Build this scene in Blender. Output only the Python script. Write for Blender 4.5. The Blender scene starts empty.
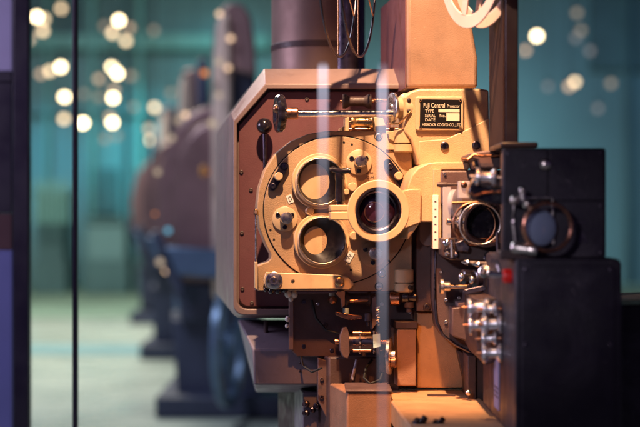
import bpy, bmesh, math, random
from mathutils import Vector, Matrix, Euler
random.seed(7)
SC = bpy.context.scene
R = math.radians
D = 2.361                    # metres from the lens to the sharp plane; 640 px span 1 m there

# ---------------------------------------------------------------- camera
cam_d = bpy.data.cameras.new('camera'); cam = bpy.data.objects.new('camera', cam_d)
SC.collection.objects.link(cam); SC.camera = cam
cam.location = (0, -D, 0); cam.rotation_euler = (R(90), 0, 0)
cam_d.lens = 85; cam_d.sensor_width = 36; cam_d.clip_start = .05; cam_d.clip_end = 200
cam_d.dof.use_dof = True; cam_d.dof.focus_distance = D - .01; cam_d.dof.aperture_fstop = 3.0
# ---------------------------------------------------------------- world and lamps
w = bpy.data.worlds.new('World'); SC.world = w; w.use_nodes = True
w.node_tree.nodes['Background'].inputs[0].default_value = (.36, .24, .62, 1)
w.node_tree.nodes['Background'].inputs[1].default_value = .105
SC.view_settings.view_transform = 'Standard'; SC.view_settings.look = 'None'
SC.view_settings.exposure = 0; SC.view_settings.gamma = 1
SC.cycles.use_denoising = True; SC.cycles.max_bounces = 8; SC.cycles.caustics_reflective = False
SC.cycles.caustics_refractive = False; SC.cycles.transparent_max_bounces = 12

def lamp(kind, name, loc, target, energy, col, size=.1, spot=60, blend=.6, size_y=None):
    d = bpy.data.lights.new(name, kind); o = bpy.data.objects.new(name, d)
    SC.collection.objects.link(o); o.location = loc
    o.rotation_euler = (Vector(target) - Vector(loc)).to_track_quat('-Z', 'Y').to_euler()
    d.energy = energy; d.color = col
    if kind == 'AREA':
        d.size = size
        if size_y: d.shape = 'RECTANGLE'; d.size_y = size_y
    else: d.shadow_soft_size = size
    if kind == 'SPOT': d.spot_size = R(spot); d.spot_blend = blend
    return o
lamp('SPOT', 'key_spot', (-.07, -.64, 1.26), (.165, 0, .12), 300, (1, .61, .35), .018, 38, .9)
lamp('SPOT', 'low_spot', (.02, -.85, .95), (.17, .0, -.27), 85, (1, .36, .10), .03, 24, .8)
lamp('AREA', 'front_fill', (-.5, -2.6, .9), (.0, 0, 0), 1.3, (.85, .5, .75), .5)
lamp('SPOT', 'cool_spot', (-.35, -1.9, .35), (.25, -.3, -.08), 26, (.95, .88, 1), .05, 17, .9)
lamp('AREA', 'left_fill', (-1.6, -.1, .5), (0, .2, 0), 15, (.85, .70, 1), .5)
lamp('AREA', 'back_rim', (-.9, 1.3, 1.3), (-.1, .2, .1), 9, (.75, .8, 1), .5)
for nm, x, z, e, c, tx, tz, an in (('wall_spot', -2.2, 4.0, 230, (.50, .85, .95), -1.5, .5, 54), ('wall_spot', 1.2, 4.0, 560, (.55, .86, .95), 1.2, -.3, 54), ('wall_spot', 3.0, 3.6, 170, (.35, .6, 1.), 3.3, .6, 60), ('wall_spot', -4.2, 3.6, 50, (.35, .5, 1.), -4, 1.2, 60)):
    lamp('SPOT', nm, (x, 11.5, z), (tx, 16, tz), e, c, .3, an, 1)
lamp('SPOT', 'wall_pool', (-2.6, 12.5, 3.0), (-2.1, 16, .62), 700, (.12, .9, 1), .2, 24, 1)
lamp('SPOT', 'wall_pool', (-3.4, 12.5, 3.0), (-3.3, 16, .55), 330, (.1, .75, 1), .2, 20, 1)
lamp('SPOT', 'wall_pool', (-.9, 12.5, 3.2), (-1.1, 16, 1.7), 130, (.25, .9, .95), .2, 26, 1)
lamp('AREA', 'floor_light', (-2.2, 7.6, 3.6), (-2.2, 7.8, -.85), 400, (1, .95, .80), 2.2, size_y=3.4)
lamp('AREA', 'row_light', (-2.0, 2.2, 2.6), (-.7, 4.2, 0), 80, (.8, .85, 1), 1.0)

def W(px, py, y=0.):
    s = (D + y) / D / 640
    return Vector(((px - 320) * s, y, (213.5 - py) * s))
def U(n, y=0.): return n * (D + y) / D / 640          # a length given in photo pixels at depth y

# ---------------------------------------------------------------- materials
def mat(name, col, rough=.5, metal=0., bump=0., bscale=400., var=.0, vscale=30., coat=0., spec=.5, trans=0., emit=None, estr=0., ior=1.45, wear=0.):
    m = bpy.data.materials.new(name); m.use_nodes = True; nt = m.node_tree; b = nt.nodes['Principled BSDF']
    b.inputs['Base Color'].default_value = (*col, 1); b.inputs['Roughness'].default_value = rough
    b.inputs['Metallic'].default_value = metal; b.inputs['Coat Weight'].default_value = coat
    b.inputs['Specular IOR Level'].default_value = spec; b.inputs['Transmission Weight'].default_value = trans
    b.inputs['IOR'].default_value = ior
    tc = nt.nodes.new('ShaderNodeTexCoord')
    if var:
        n = nt.nodes.new('ShaderNodeTexNoise'); n.inputs['Scale'].default_value = vscale; n.inputs['Detail'].default_value = 6
        nt.links.new(tc.outputs['Object'], n.inputs['Vector'])
        r = nt.nodes.new('ShaderNodeValToRGB'); r.color_ramp.elements[0].position = .3; r.color_ramp.elements[1].position = .72
        r.color_ramp.elements[0].color = (*[c * (1 - var) for c in col], 1); r.color_ramp.elements[1].color = (*[min(1, c * (1 + var)) for c in col], 1)
        nt.links.new(n.outputs['Fac'], r.inputs['Fac']); nt.links.new(r.outputs['Color'], b.inputs['Base Color'])
        n2 = nt.nodes.new('ShaderNodeTexNoise'); n2.inputs['Scale'].default_value = vscale * 2.3; n2.inputs['Detail'].default_value = 5
        nt.links.new(tc.outputs['Object'], n2.inputs['Vector'])
        mr = nt.nodes.new('ShaderNodeMapRange'); mr.inputs[1].default_value = .3; mr.inputs[2].default_value = .7
        mr.inputs[3].default_value = max(.03, rough - .1); mr.inputs[4].default_value = min(1, rough + .14)
        nt.links.new(n2.outputs['Fac'], mr.inputs[0]); nt.links.new(mr.outputs[0], b.inputs['Roughness'])
    if wear:
        N = nt.nodes.new; L = nt.links.new
        def layer(sc, lo, hi, colr, amt, det=8, dist=0.):
            n = N('ShaderNodeTexNoise'); n.inputs['Scale'].default_value = sc; n.inputs['Detail'].default_value = det; n.inputs['Roughness'].default_value = .62; n.inputs['Distortion'].default_value = dist
            L(tc.outputs['Object'], n.inputs['Vector']); q = N('ShaderNodeMapRange'); q.inputs[1].default_value = lo; q.inputs[2].default_value = hi; q.inputs[3].default_value = 0; q.inputs[4].default_value = amt
            L(n.outputs['Fac'], q.inputs[0]); mx = N('ShaderNodeMix'); mx.data_type = 'RGBA'; L(q.outputs[0], mx.inputs[0])
            src = b.inputs['Base Color'].links[0].from_socket; L(src, mx.inputs[6]); mx.inputs[7].default_value = (*colr, 1); L(mx.outputs[2], b.inputs['Base Color'])
        dk = [c * .42 for c in col]
        layer(11, .52, .74, dk, .55 * wear, 8, .6)
        layer(60, .60, .80, [c * .4 + .01 for c in col], .6 * wear, 9, 1.2)
        layer(230, .72, .75, [c * .3 + .01 for c in col], .7 * wear, 6)
        if wear >= 1: layer(7, .50, .78, (.075, .062, .085), .7, 9, 1.5); layer(34, .62, .72, (.11, .09, .11), .55, 9, 2.5)
        layer(160, .70, .73, [min(.6, c * 1.5 + .05) for c in col], .5 * wear, 3)
    if bump:
        n = nt.nodes.new('ShaderNodeTexNoise'); n.inputs['Scale'].default_value = bscale; n.inputs['Detail'].default_value = 3
        nt.links.new(tc.outputs['Object'], n.inputs['Vector'])
        bp = nt.nodes.new('ShaderNodeBump'); bp.inputs['Strength'].default_value = bump; bp.inputs['Distance'].default_value = .0012
        nt.links.new(n.outputs['Fac'], bp.inputs['Height']); nt.links.new(bp.outputs[0], b.inputs['Normal'])
    if emit:
        b.inputs['Emission Color'].default_value = (*emit, 1); b.inputs['Emission Strength'].default_value = estr
    return m
M = dict(
 cream=mat('cream_hammered_paint', (.55, .365, .205), .38, bump=.4, bscale=520, var=.10, vscale=26, wear=0.7),
 turret=mat('cream_sand_paint', (.43, .275, .16), .40, bump=.5, bscale=700, var=.12, vscale=22, wear=0.8),
 cream_s=mat('cream_smooth_paint', (.57, .40, .235), .36, var=.08, vscale=40, wear=0.6),
 rough_cream=mat('cream_cast_paint', (.52, .30, .155), .42, bump=.5, bscale=600, var=.12, vscale=30, wear=0.8),
 tan=mat('tan_brown_cast_paint', (.30, .155, .095), .42, bump=.35, bscale=600, var=.14, vscale=30, wear=0.8),
 support=mat('support_cast_paint', (.32, .185, .12), .42, bump=.3, bscale=600, var=.14, vscale=14, wear=0.7),
 ebony=mat('ebony_enamel', (.012, .008, .013), .4, var=.2, vscale=10),
 case=mat('slate_teal_panel', (.10, .21, .23), .6, var=.2, vscale=2),
 bore=mat('blackened_bore', (.008, .006, .010), .38, var=.3, vscale=60, spec=.35),
 shade_maroon=mat('maroon_shaded_beige', (.150, .060, .066), .42, bump=.25, bscale=500, var=.10, vscale=9, wear=0.7),  # the housing's beige paint, with its shade put into the colour
 lit_brown=mat('lit_side_brown', (.030, .014, .012), .7, spec=.15, var=.2, vscale=8, wear=0.8),
 maroon_l=mat('brown_trim_paint', (.24, .165, .155), .4, bump=.2, bscale=500, var=.10, vscale=12, wear=0.8),
 brown=mat('brown_grey_paint', (.105, .062, .060), .45, bump=.25, bscale=400, var=.18, vscale=20, wear=0.9),
 dkbrown=mat('dark_brown_paint', (.06, .035, .034), .45, bump=.25, bscale=300, var=.25, vscale=25),
 grey=mat('warm_grey_paint', (.19, .165, .195), .45, bump=.2, bscale=300, var=.12, vscale=15, wear=0.9),
 navy=mat('black_crackle_enamel', (.015, .011, .021), .42, bump=.3, bscale=350, var=.25, vscale=12, wear=1.0),
 black=mat('black_bakelite', (.012, .009, .015), .2, coat=.4, var=.3, vscale=60),
 hole=mat('dark_recess', (.006, .004, .006), .8),
 steel=mat('brushed_steel', (.62, .56, .52), .28, 1, var=.14, vscale=60),
 chrome=mat('chrome', (.80, .77, .78), .12, 1, var=.06, vscale=80),
 satin=mat('satin_nickel', (.86, .84, .88), .3, .85, var=.08, vscale=60),
 brass=mat('lacquered_brass', (.72, .45, .22), .25, 1, var=.14, vscale=60),
 copper=mat('copper_brown_metal', (.42, .2, .12), .3, 1, var=.2, vscale=60),
 dksteel=mat('dark_steel', (.11, .095, .12), .32, 1, var=.25, vscale=50),
 duct=mat('oxidised_duct_metal', (.26, .18, .15), .5, .55, var=.25, vscale=5),
 white=mat('white_paint', (.78, .74, .68), .4, var=.05, vscale=30),
 reel=mat('pale_reel_enamel', (.66, .50, .46), .35, var=.06, vscale=20),
 red=mat('red_plastic', (.85, .02, .015), .3, coat=.3, var=.1, vscale=60),
 sticker=mat('pale_blue_paper', (.55, .78, .80), .7, var=.08, vscale=60),
 plate=mat('black_plate', (.010, .007, .006), .35),
 letter=mat('cream_lettering', (.75, .64, .48), .5),
 ink=mat('dark_ink', (.05, .025, .03), .6),
 lavender=mat('lavender_opal_glow', (.24, .22, .38), .5, var=.2, vscale=3, emit=(.45, .40, .8), estr=.06),  # weak glow added to brighten a pane that gets little light
 violet=mat('blue_violet_glow', (.08, .085, .24), .5, var=.3, vscale=3, emit=(.16, .18, .6), estr=.08),  # weak glow added here as well, the pane is no lamp
 dimred=mat('dim_red_panel', (.06, .022, .03), .5, var=.2, vscale=3),
 frame=mat('blue_black_frame', (.010, .007, .022), .4, var=.2, vscale=5),
 teal=mat('teal_wall_paint', (.20, .38, .41), .7, var=.18, vscale=.35),
 teal_l=mat('pale_teal_paint', (.24, .55, .52), .6, var=.12, vscale=1),
 floor=mat('pale_polished_floor', (.45, .53, .48), .28, var=.16, vscale=1.2),
 far_floor_tint=mat('teal_reflection_tint', (.30, .46, .37), .7, var=.2, vscale=2),  # teal put into the colour for the far floor's reflections
 band=mat('teal_pool_gap', (.22, .40, .44), .4, var=.1, vscale=2),  # teal painted in between the pools of light on the floor
 bgbody=mat('plum_body_enamel', (.19, .115, .125), .35, .3, var=.25, vscale=4),
 bgdark=mat('slate_blue_enamel', (.035, .045, .09), .5, var=.3, vscale=4),
 bgblue=mat('blue_steel_enamel', (.09, .15, .26), .35, .4, var=.2, vscale=4),
 bgpink=mat('dusty_pink_enamel', (.52, .40, .37), .4, var=.2, vscale=5),
 amber=mat('amber_lens', (.5, .22, .05), .4),
 cord=mat('black_cord', (.01, .01, .01), .6),
)
def glassy(name, tint, fac, rough=.05):
    m = bpy.data.materials.new(name); m.use_nodes = True; nt = m.node_tree; nt.nodes.clear()
    o = nt.nodes.new('ShaderNodeOutputMaterial'); mx = nt.nodes.new('ShaderNodeMixShader'); t = nt.nodes.new('ShaderNodeBsdfTransparent')
    g = nt.nodes.new('ShaderNodeBsdfPrincipled'); g.inputs['Base Color'].default_value = (*tint, 1); g.inputs['Roughness'].default_value = rough
    t.inputs[0].default_value = (*[.5 + .5 * c for c in tint], 1)
    mx.inputs[0].default_value = fac
    nt.links.new(t.outputs[0], mx.inputs[1]); nt.links.new(g.outputs[0], mx.inputs[2]); nt.links.new(mx.outputs[0], o.inputs[0])
    return m
M['acrylic'] = glassy('clear_acrylic', (.8, .78, .85), .32, .05)
M['blueglass'] = glassy('blue_tinted_glass', (.30, .36, .52), .75, .12)
M['lens'] = mat('coated_lens_glass', (.035, .012, .03), .04, coat=1, var=.5, vscale=30)
def bulb_mat(name, col, s):
    m = bpy.data.materials.new(name); m.use_nodes = True; nt = m.node_tree; nt.nodes.clear()
    o = nt.nodes.new('ShaderNodeOutputMaterial'); e = nt.nodes.new('ShaderNodeEmission')
    e.inputs[0].default_value = (*col, 1); e.inputs[1].default_value = s; nt.links.new(e.outputs[0], o.inputs[0])
    m.cycles.emission_sampling = 'NONE'; return m
BM = {'a': bulb_mat('bulb_bright', (1, .78, .45), 15), 'b': bulb_mat('bulb_medium', (1, .72, .42), 4.2), 'c': bulb_mat('bulb_highlight_faint', (1, .66, .42), 1.7),
      'd': bulb_mat('bulb_highlight_dim', (.9, .7, .5), .65), 'o': bulb_mat('highlight_orange', (1, .32, .08), 1.1), 'l': bulb_mat('highlight_aqua', (.2, .7, 1), .8)}  # orange and aqua serve only the imitated highlights on the row projector
def streak_mat(name, k0, k1):  # clear body plus added glow, imitating a lamp's reflection in glass
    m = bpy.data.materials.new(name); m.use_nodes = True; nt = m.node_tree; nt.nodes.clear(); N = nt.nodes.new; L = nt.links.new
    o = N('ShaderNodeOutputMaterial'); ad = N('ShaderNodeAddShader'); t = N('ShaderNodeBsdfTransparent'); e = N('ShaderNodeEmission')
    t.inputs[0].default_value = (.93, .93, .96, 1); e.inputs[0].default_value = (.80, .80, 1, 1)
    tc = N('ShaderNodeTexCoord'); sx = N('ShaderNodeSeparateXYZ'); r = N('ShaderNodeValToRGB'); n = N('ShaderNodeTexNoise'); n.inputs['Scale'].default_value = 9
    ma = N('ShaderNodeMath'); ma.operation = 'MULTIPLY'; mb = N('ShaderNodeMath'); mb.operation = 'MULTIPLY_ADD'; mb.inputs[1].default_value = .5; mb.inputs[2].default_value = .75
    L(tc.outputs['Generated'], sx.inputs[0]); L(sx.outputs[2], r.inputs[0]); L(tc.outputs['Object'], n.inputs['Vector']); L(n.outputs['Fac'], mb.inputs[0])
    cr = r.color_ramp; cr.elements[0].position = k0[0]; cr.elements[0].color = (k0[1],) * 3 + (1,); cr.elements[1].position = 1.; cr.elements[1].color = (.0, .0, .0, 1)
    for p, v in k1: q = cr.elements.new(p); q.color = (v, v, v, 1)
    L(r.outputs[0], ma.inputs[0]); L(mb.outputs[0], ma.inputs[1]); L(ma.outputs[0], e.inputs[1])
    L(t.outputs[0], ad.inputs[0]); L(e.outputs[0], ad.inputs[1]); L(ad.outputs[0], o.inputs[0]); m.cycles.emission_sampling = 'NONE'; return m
M['streak_short'] = streak_mat('reflection_streak_short', (0, 0), [(.25, .05), (.5, .13), (.75, .20), (.955, .30), (.975, .12)])
M['streak_long'] = streak_mat('reflection_streak_long', (0, 0), [(.62, .035), (.72, .06), (.77, .17), (.97, .28), (.985, .12)])

# ---------------------------------------------------------------- mesh helpers
def obj(name, bm, m, parent=None, bevel=0., smooth=True, seg=2):
    me = bpy.data.meshes.new(name)
    bmesh.ops.remove_doubles(bm, verts=bm.verts, dist=1e-6)
    bmesh.ops.recalc_face_normals(bm, faces=bm.faces); bm.to_mesh(me); bm.free()
    if smooth:
        for p in me.polygons: p.use_smooth = True
        me.set_sharp_from_angle(angle=R(38))
    me.materials.append(M[m] if isinstance(m, str) else m)
    o = bpy.data.objects.new(name, me); SC.collection.objects.link(o)
    if parent:
        o.parent = parent; o.matrix_parent_inverse = Matrix.Translation(parent.matrix_world_loc()).inverted() if False else Matrix.Identity(4)
        root = parent
        off = Vector((0, 0, 0))
        while root: off += root.location; root = root.parent
        o.location = -off
    if bevel:
        b = o.modifiers.new('bevel', 'BEVEL'); b.width = bevel; b.segments = seg; b.limit_method = 'ANGLE'; b.angle_limit = R(35)
    return o
def thing(name, label, cat, loc=(0, 0, 0), group=None):
    o = bpy.data.objects.new(name, None); SC.collection.objects.link(o); o.location = loc; o.empty_display_size = .05
    o['label'] = label; o['category'] = cat
    if group: o['group'] = group
    return o
def tag(o, label=None, cat=None, group=None, kind=None):
    for k, v in (('label', label), ('category', cat), ('group', group), ('kind', kind)):
        if v: o[k] = v
    return o
def loft(rings, cap=True, bm=None):
    bm = bm or bmesh.new(); vs = [[bm.verts.new(p) for p in r] for r in rings]; n = len(rings[0])
    for a, b in zip(vs, vs[1:]):
        for i in range(n): bm.faces.new((a[i], a[(i + 1) % n], b[(i + 1) % n], b[i]))
    if cap: bm.faces.new(vs[0]); bm.faces.new(vs[-1])
    return bm
SH = -.11                    # the machine's axis runs back and to the left
def prism(pts, y0, y1, sh=SH, bm=None):
    f = [W(x, z, y0) for x, z in pts]
    b = [p + Vector((sh * (y1 - y0), y1 - y0, 0)) for p in f]
    return loft([f, b], bm=bm)
def rect(x0, y0, x1, y1): return [(x0, y0), (x1, y0), (x1, y1), (x0, y1)]
def box(x0, z0, x1, z1, y0, y1, sh=SH, bm=None): return prism(rect(x0, z0, x1, z1), y0, y1, sh, bm)
def circ(cx, cz, r, n=48, rz=None): return [(cx + r * math.cos(i * 2 * math.pi / n), cz + (rz or r) * math.sin(i * 2 * math.pi / n)) for i in range(n)]
def ringpts(c, ax, r, n=32):
    ax = Vector(ax).normalized(); q = ax.to_track_quat('Z', 'Y')
    return [Vector(c) + q @ Vector((r * math.cos(t), r * math.sin(t), 0)) for t in (i * 2 * math.pi / n for i in range(n))]
def lathe(c, ax, prof, n=32, bm=None, cap=True):
    """prof: list of (distance along axis, radius), metres"""
    ax = Vector(ax).normalized(); c = Vector(c)
    return loft([ringpts(c + ax * t, ax, max(r, 1e-5), n) for t, r in prof], cap=cap, bm=bm)
def cyl(a, b, r, n=24, bm=None, r2=None): a = Vector(a); b = Vector(b); return lathe(a, b - a, [(0, r), ((b - a).length, r if r2 is None else r2)], n, bm)
def annulus(c, ax, r0, r1, t, n=64, bm=None):
    """flat ring around axis, thickness t along the axis"""
    ax = Vector(ax).normalized(); c = Vector(c); bm = bm or bmesh.new()
    rs = [ringpts(c, ax, r1, n), ringpts(c + ax * t, ax, r1, n), ringpts(c + ax * t, ax, r0, n), ringpts(c, ax, r0, n)]
    vs = [[bm.verts.new(p) for p in r] for r in rs]
    for k in range(4):
        a, b = vs[k], vs[(k + 1) % 4]
        for i in range(n): bm.faces.new((a[i], a[(i + 1) % n], b[(i + 1) % n], b[i]))
    return bm
def torus(c, ax, Rr, r, n=72, m=10, bm=None, sx=1.):
    ax = Vector(ax).normalized(); q = ax.to_track_quat('Z', 'Y'); bm = bm or bmesh.new(); vs = []
    for i in range(n):
        t = i * 2 * math.pi / n; d = Vector((math.cos(t), math.sin(t), 0)); row = []
        for j in range(m):
            u = j * 2 * math.pi / m; row.append(bm.verts.new(Vector(c) + q @ (d * (Rr + r * math.cos(u)) + Vector((0, 0, r * sx * math.sin(u))))))
        vs.append(row)
    for i in range(n):
        for j in range(m): bm.faces.new((vs[i][j], vs[(i + 1) % n][j], vs[(i + 1) % n][(j + 1) % m], vs[i][(j + 1) % m]))
    return bm
def tube(pts, r, n=10, bm=None):
    pts = [Vector(p) for p in pts]; rings = []
    for i, p in enumerate(pts):
        d = (pts[min(i + 1, len(pts) - 1)] - pts[max(i - 1, 0)]); rings.append(ringpts(p, d, r, n))
    return loft(rings, bm=bm)
def sphere(c, r, bm=None, sx=1, sz=1, n=20):
    bm = bm or bmesh.new()
    bmesh.ops.create_uvsphere(bm, u_segments=n, v_segments=n // 2, radius=r, matrix=Matrix.Translation(Vector(c)) @ Matrix.Diagonal((sx, 1, sz, 1))); return bm
def capsule(x0, z0, x1, z1, r, n=10, r2=None):
    r2 = r2 or r; a = math.atan2(z1 - z0, x1 - x0); p = []
    for i in range(n + 1): t = a + math.pi / 2 + math.pi * i / n; p.append((x0 + r * math.cos(t), z0 + r * math.sin(t)))
    for i in range(n + 1): t = a - math.pi / 2 + math.pi * i / n; p.append((x1 + r2 * math.cos(t), z1 + r2 * math.sin(t)))
    return p
def rrect(x0, y0, x1, y1, r, n=5):
    p = []
    for cx, cy, a in ((x1 - r, y1 - r, 0), (x0 + r, y1 - r, 90), (x0 + r, y0 + r, 180), (x1 - r, y0 + r, 270)):
        for i in range(n + 1): t = R(a + 90 * i / n); p.append((cx + r * math.cos(t), cy + r * math.sin(t)))
    return p
AX = Vector((-SH, -1, 0)).normalized()     # towards the viewer along the machine's axis (slightly right)
FR = Vector((0, -1, 0))
def text(s, px, py, y, hpx, m, parent, rot=0., sx=1., name='lettering', mid=False):
    c = bpy.data.curves.new('lettering', 'FONT'); c.body = s; c.size = U(hpx, y) / .7; c.extrude = .0002; c.align_x = 'LEFT'; c.align_y = 'BOTTOM_BASELINE'; 
    if mid: c.align_x = 'CENTER'; c.align_y = 'CENTER'
    t = bpy.data.objects.new('tmp', c); SC.collection.objects.link(t)
    dg = bpy.context.evaluated_depsgraph_get(); me = bpy.data.meshes.new_from_object(t.evaluated_get(dg))
    bpy.data.objects.remove(t)
    mt = Matrix.Translation(W(px, py, y)) @ Matrix.Rotation(rot, 4, 'Y') @ Matrix.Rotation(R(90), 4, 'X') @ Matrix.Diagonal((sx, 1, 1, 1))
    me.transform(mt); bm = bmesh.new(); bm.from_mesh(me); return obj(name, bm, m, parent, smooth=False)
def screw(px, py, y, r, parent, head='steel', name='screw', h=1.5, ax=FR):
    """socket-head screw: head with a dark hex socket"""
    c = W(px, py, y); r = U(r, y); h = U(h, y)
    bm = lathe(c, ax, [(0, r), (h * .8, r), (h, r * .86), (h, r * .48), (h * .35, r * .44), (h * .35, 0)], 18)
    return obj(name, bm, head, parent)

# ================================================================ THE SETTING
Z0 = -.85
bm = bmesh.new(); g = [bm.verts.new(p) for p in ((-14, -6, Z0), (14, -6, Z0), (14, 16.2, Z0), (-14, 16.2, Z0))]; bm.faces.new(g)
tag(obj('floor', bm, 'floor', smooth=False), kind='structure', label='pale polished exhibition hall floor')
def sheet(name, x0, x1, y0, y1, z, m, label):
    bm = bmesh.new(); bm.faces.new([bm.verts.new(p) for p in ((x0, y0, z), (x1, y0, z), (x1, y1, z), (x0, y1, z))])
    return tag(obj(name, bm, m, smooth=False), kind='structure', label=label)
sheet('far_floor_tint', -14, 14, 9.9, 16, Z0 + .004, 'far_floor_tint', 'far end of the floor, tinted teal for its reflections')
sheet('floor_pool_gap', -14, 14, 6.7, 7.4, Z0 + .004, 'band', 'teal tint between the light pools on the pale floor')
bm = bmesh.new(); 
def wbox(x0, x1, y0, y1, z0, z1, bm=None):
    bm = bm or bmesh.new()
    return loft([[Vector((x0, y0, z0)), Vector((x1, y0, z0)), Vector((x1, y0, z1)), Vector((x0, y0, z1))], [Vector((x0, y1, z0)), Vector((x1, y1, z0)), Vector((x1, y1, z1)), Vector((x0, y1, z1))]], bm=bm)
tag(obj('back_wall', wbox(-14, 14, 16, 16.2, Z0 - .01, 5), 'teal', smooth=False), 'teal wall across the back of the exhibition hall', 'wall', kind='structure')
tag(obj('ceiling', wbox(-14, 14, -6, 16, 5, 5.1), 'frame', smooth=False), 'dark ceiling above the hall', kind='structure')
rail = tag(obj('wall_rail', wbox(-4.0, -.6, 15.8, 15.98, 1.98, 2.16), 'teal_l', bevel=.01), 'pale teal rail running along the upper back wall', 'rail')
tag(obj('wall_rail', wbox(-4.0, -.6, 15.86, 15.98, 1.2, 1.26), 'teal', bevel=.01), 'thin dark teal rail low on the back wall below the pale rail', 'rail')
# display cabinets against the back wall, seen as blurred teal blocks
def cabinet(px0, px1, py0, m, label, y=13.5):
    a = W(px0, py0, y); b = W(px1, py0, y)
    t = thing('display_cabinet', label, 'cabinet', ((a.x + b.x) / 2, y + .3, Z0 + .006))
    obj('plinth', wbox(a.x, b.x, y, y + .7, Z0 + .006, Z0 + .35), 'case', t, .01)
    obj('case', wbox(a.x + .03, b.x - .03, y + .04, y + .66, Z0 + .351, a.z), m, t, .01)
    obj('top_board', wbox(a.x, b.x, y, y + .7, a.z + .001, a.z + .06), 'case', t, .01)
cabinet(33, 66, 196, 'case', 'low slate display cabinet between the dark post and thin post')
cabinet(84, 128, 224, 'teal', 'wide low teal display cabinet right of the thin post')
cabinet(134, 146, 176, 'case', 'tall narrow dark display cabinet left of the farther projectors')
bm = bmesh.new()
for i in range(7): wbox(-2.93 + i * .052, -2.905 + i * .052, 13.2, 13.23, -.1, .34, bm)
tag(obj('slat_screen', bm, 'teal_l'), 'small pale green slatted screen beside the thin post', 'screen')

# pipes on the back wall, and dark patches for its dimmer areas
for px, r_, m_, lab in ((47, .03, 'teal_l', 'pale upright wall pipe between the two dark posts'), (92, .035, 'teal_l', 'pale upright wall pipe just right of the thin post'), (125, .02, 'case', 'dark upright wall pipe behind the middle bulbs'),
                        (140, .035, 'teal_l', 'pale upright wall pipe left of the farthest projector'), (628, .04, 'case', 'dark upright wall pipe at the right edge')):
    c = W(px, 0, 15.8); tag(obj('wall_pipe', cyl((c.x, 15.8, Z0 + .01), (c.x, 15.8, 4.9), r_, 16), m_), lab, 'pipe')
for a_, b_, c_, d_, lab in ((22, 80, -20, 52, 'dark patch standing in for the dim wall behind the top left bulbs'), (590, 660, -30, 70, 'dark patch standing in for the dim wall at the upper right corner'), (86, 118, 168, 214, 'small dark patch standing in for the dim wall low down right of the thin post')):
    p_, q_ = W(a_, c_, 15.9), W(b_, d_, 15.9); tag(obj('wall_dark_patch', wbox(p_.x, q_.x, 15.9, 15.98, q_.z, p_.z), 'case', bevel=.01), lab, 'dark_patch')  # dark sheets put where the wall looks darker, not real boards
# case frame at far left
def post(px0, px1, y, dep, m, name, label, cat):
    a = W(px0, 0, y); b = W(px1, 0, y); return tag(obj(name, wbox(a.x, b.x, y, y + dep, Z0 + .001, 2.2), m, bevel=.003), label, cat)
post(12.5, 29, .9, .03, 'frame', 'case_post', 'thick dark upright post of the glass case at far left', 'post')
post(72, 77, .62, .02, 'frame', 'case_post', 'thin dark upright post between the blurred lights', 'post')
t = thing('case_side_panel', 'side panel left of the thick post, lavender above and red and blue below', 'panel', (W(0, 0, .92).x, .92, Z0))
def pn(name, py0, py1, m):
    a = W(-60, py0, .93); b = W(12, py1, .93); obj(name, wbox(a.x, b.x, .93, .95, b.z, a.z), m, t, .002)
pn('opal_pane', -60, 71, 'lavender'); pn('crossbar', 71.2, 82, 'frame'); pn('dark_pane', 82.2, 213, 'frame'); pn('red_pane', 213.2, 250, 'dimred'); pn('blue_pane', 250.2, 560, 'violet')

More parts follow.
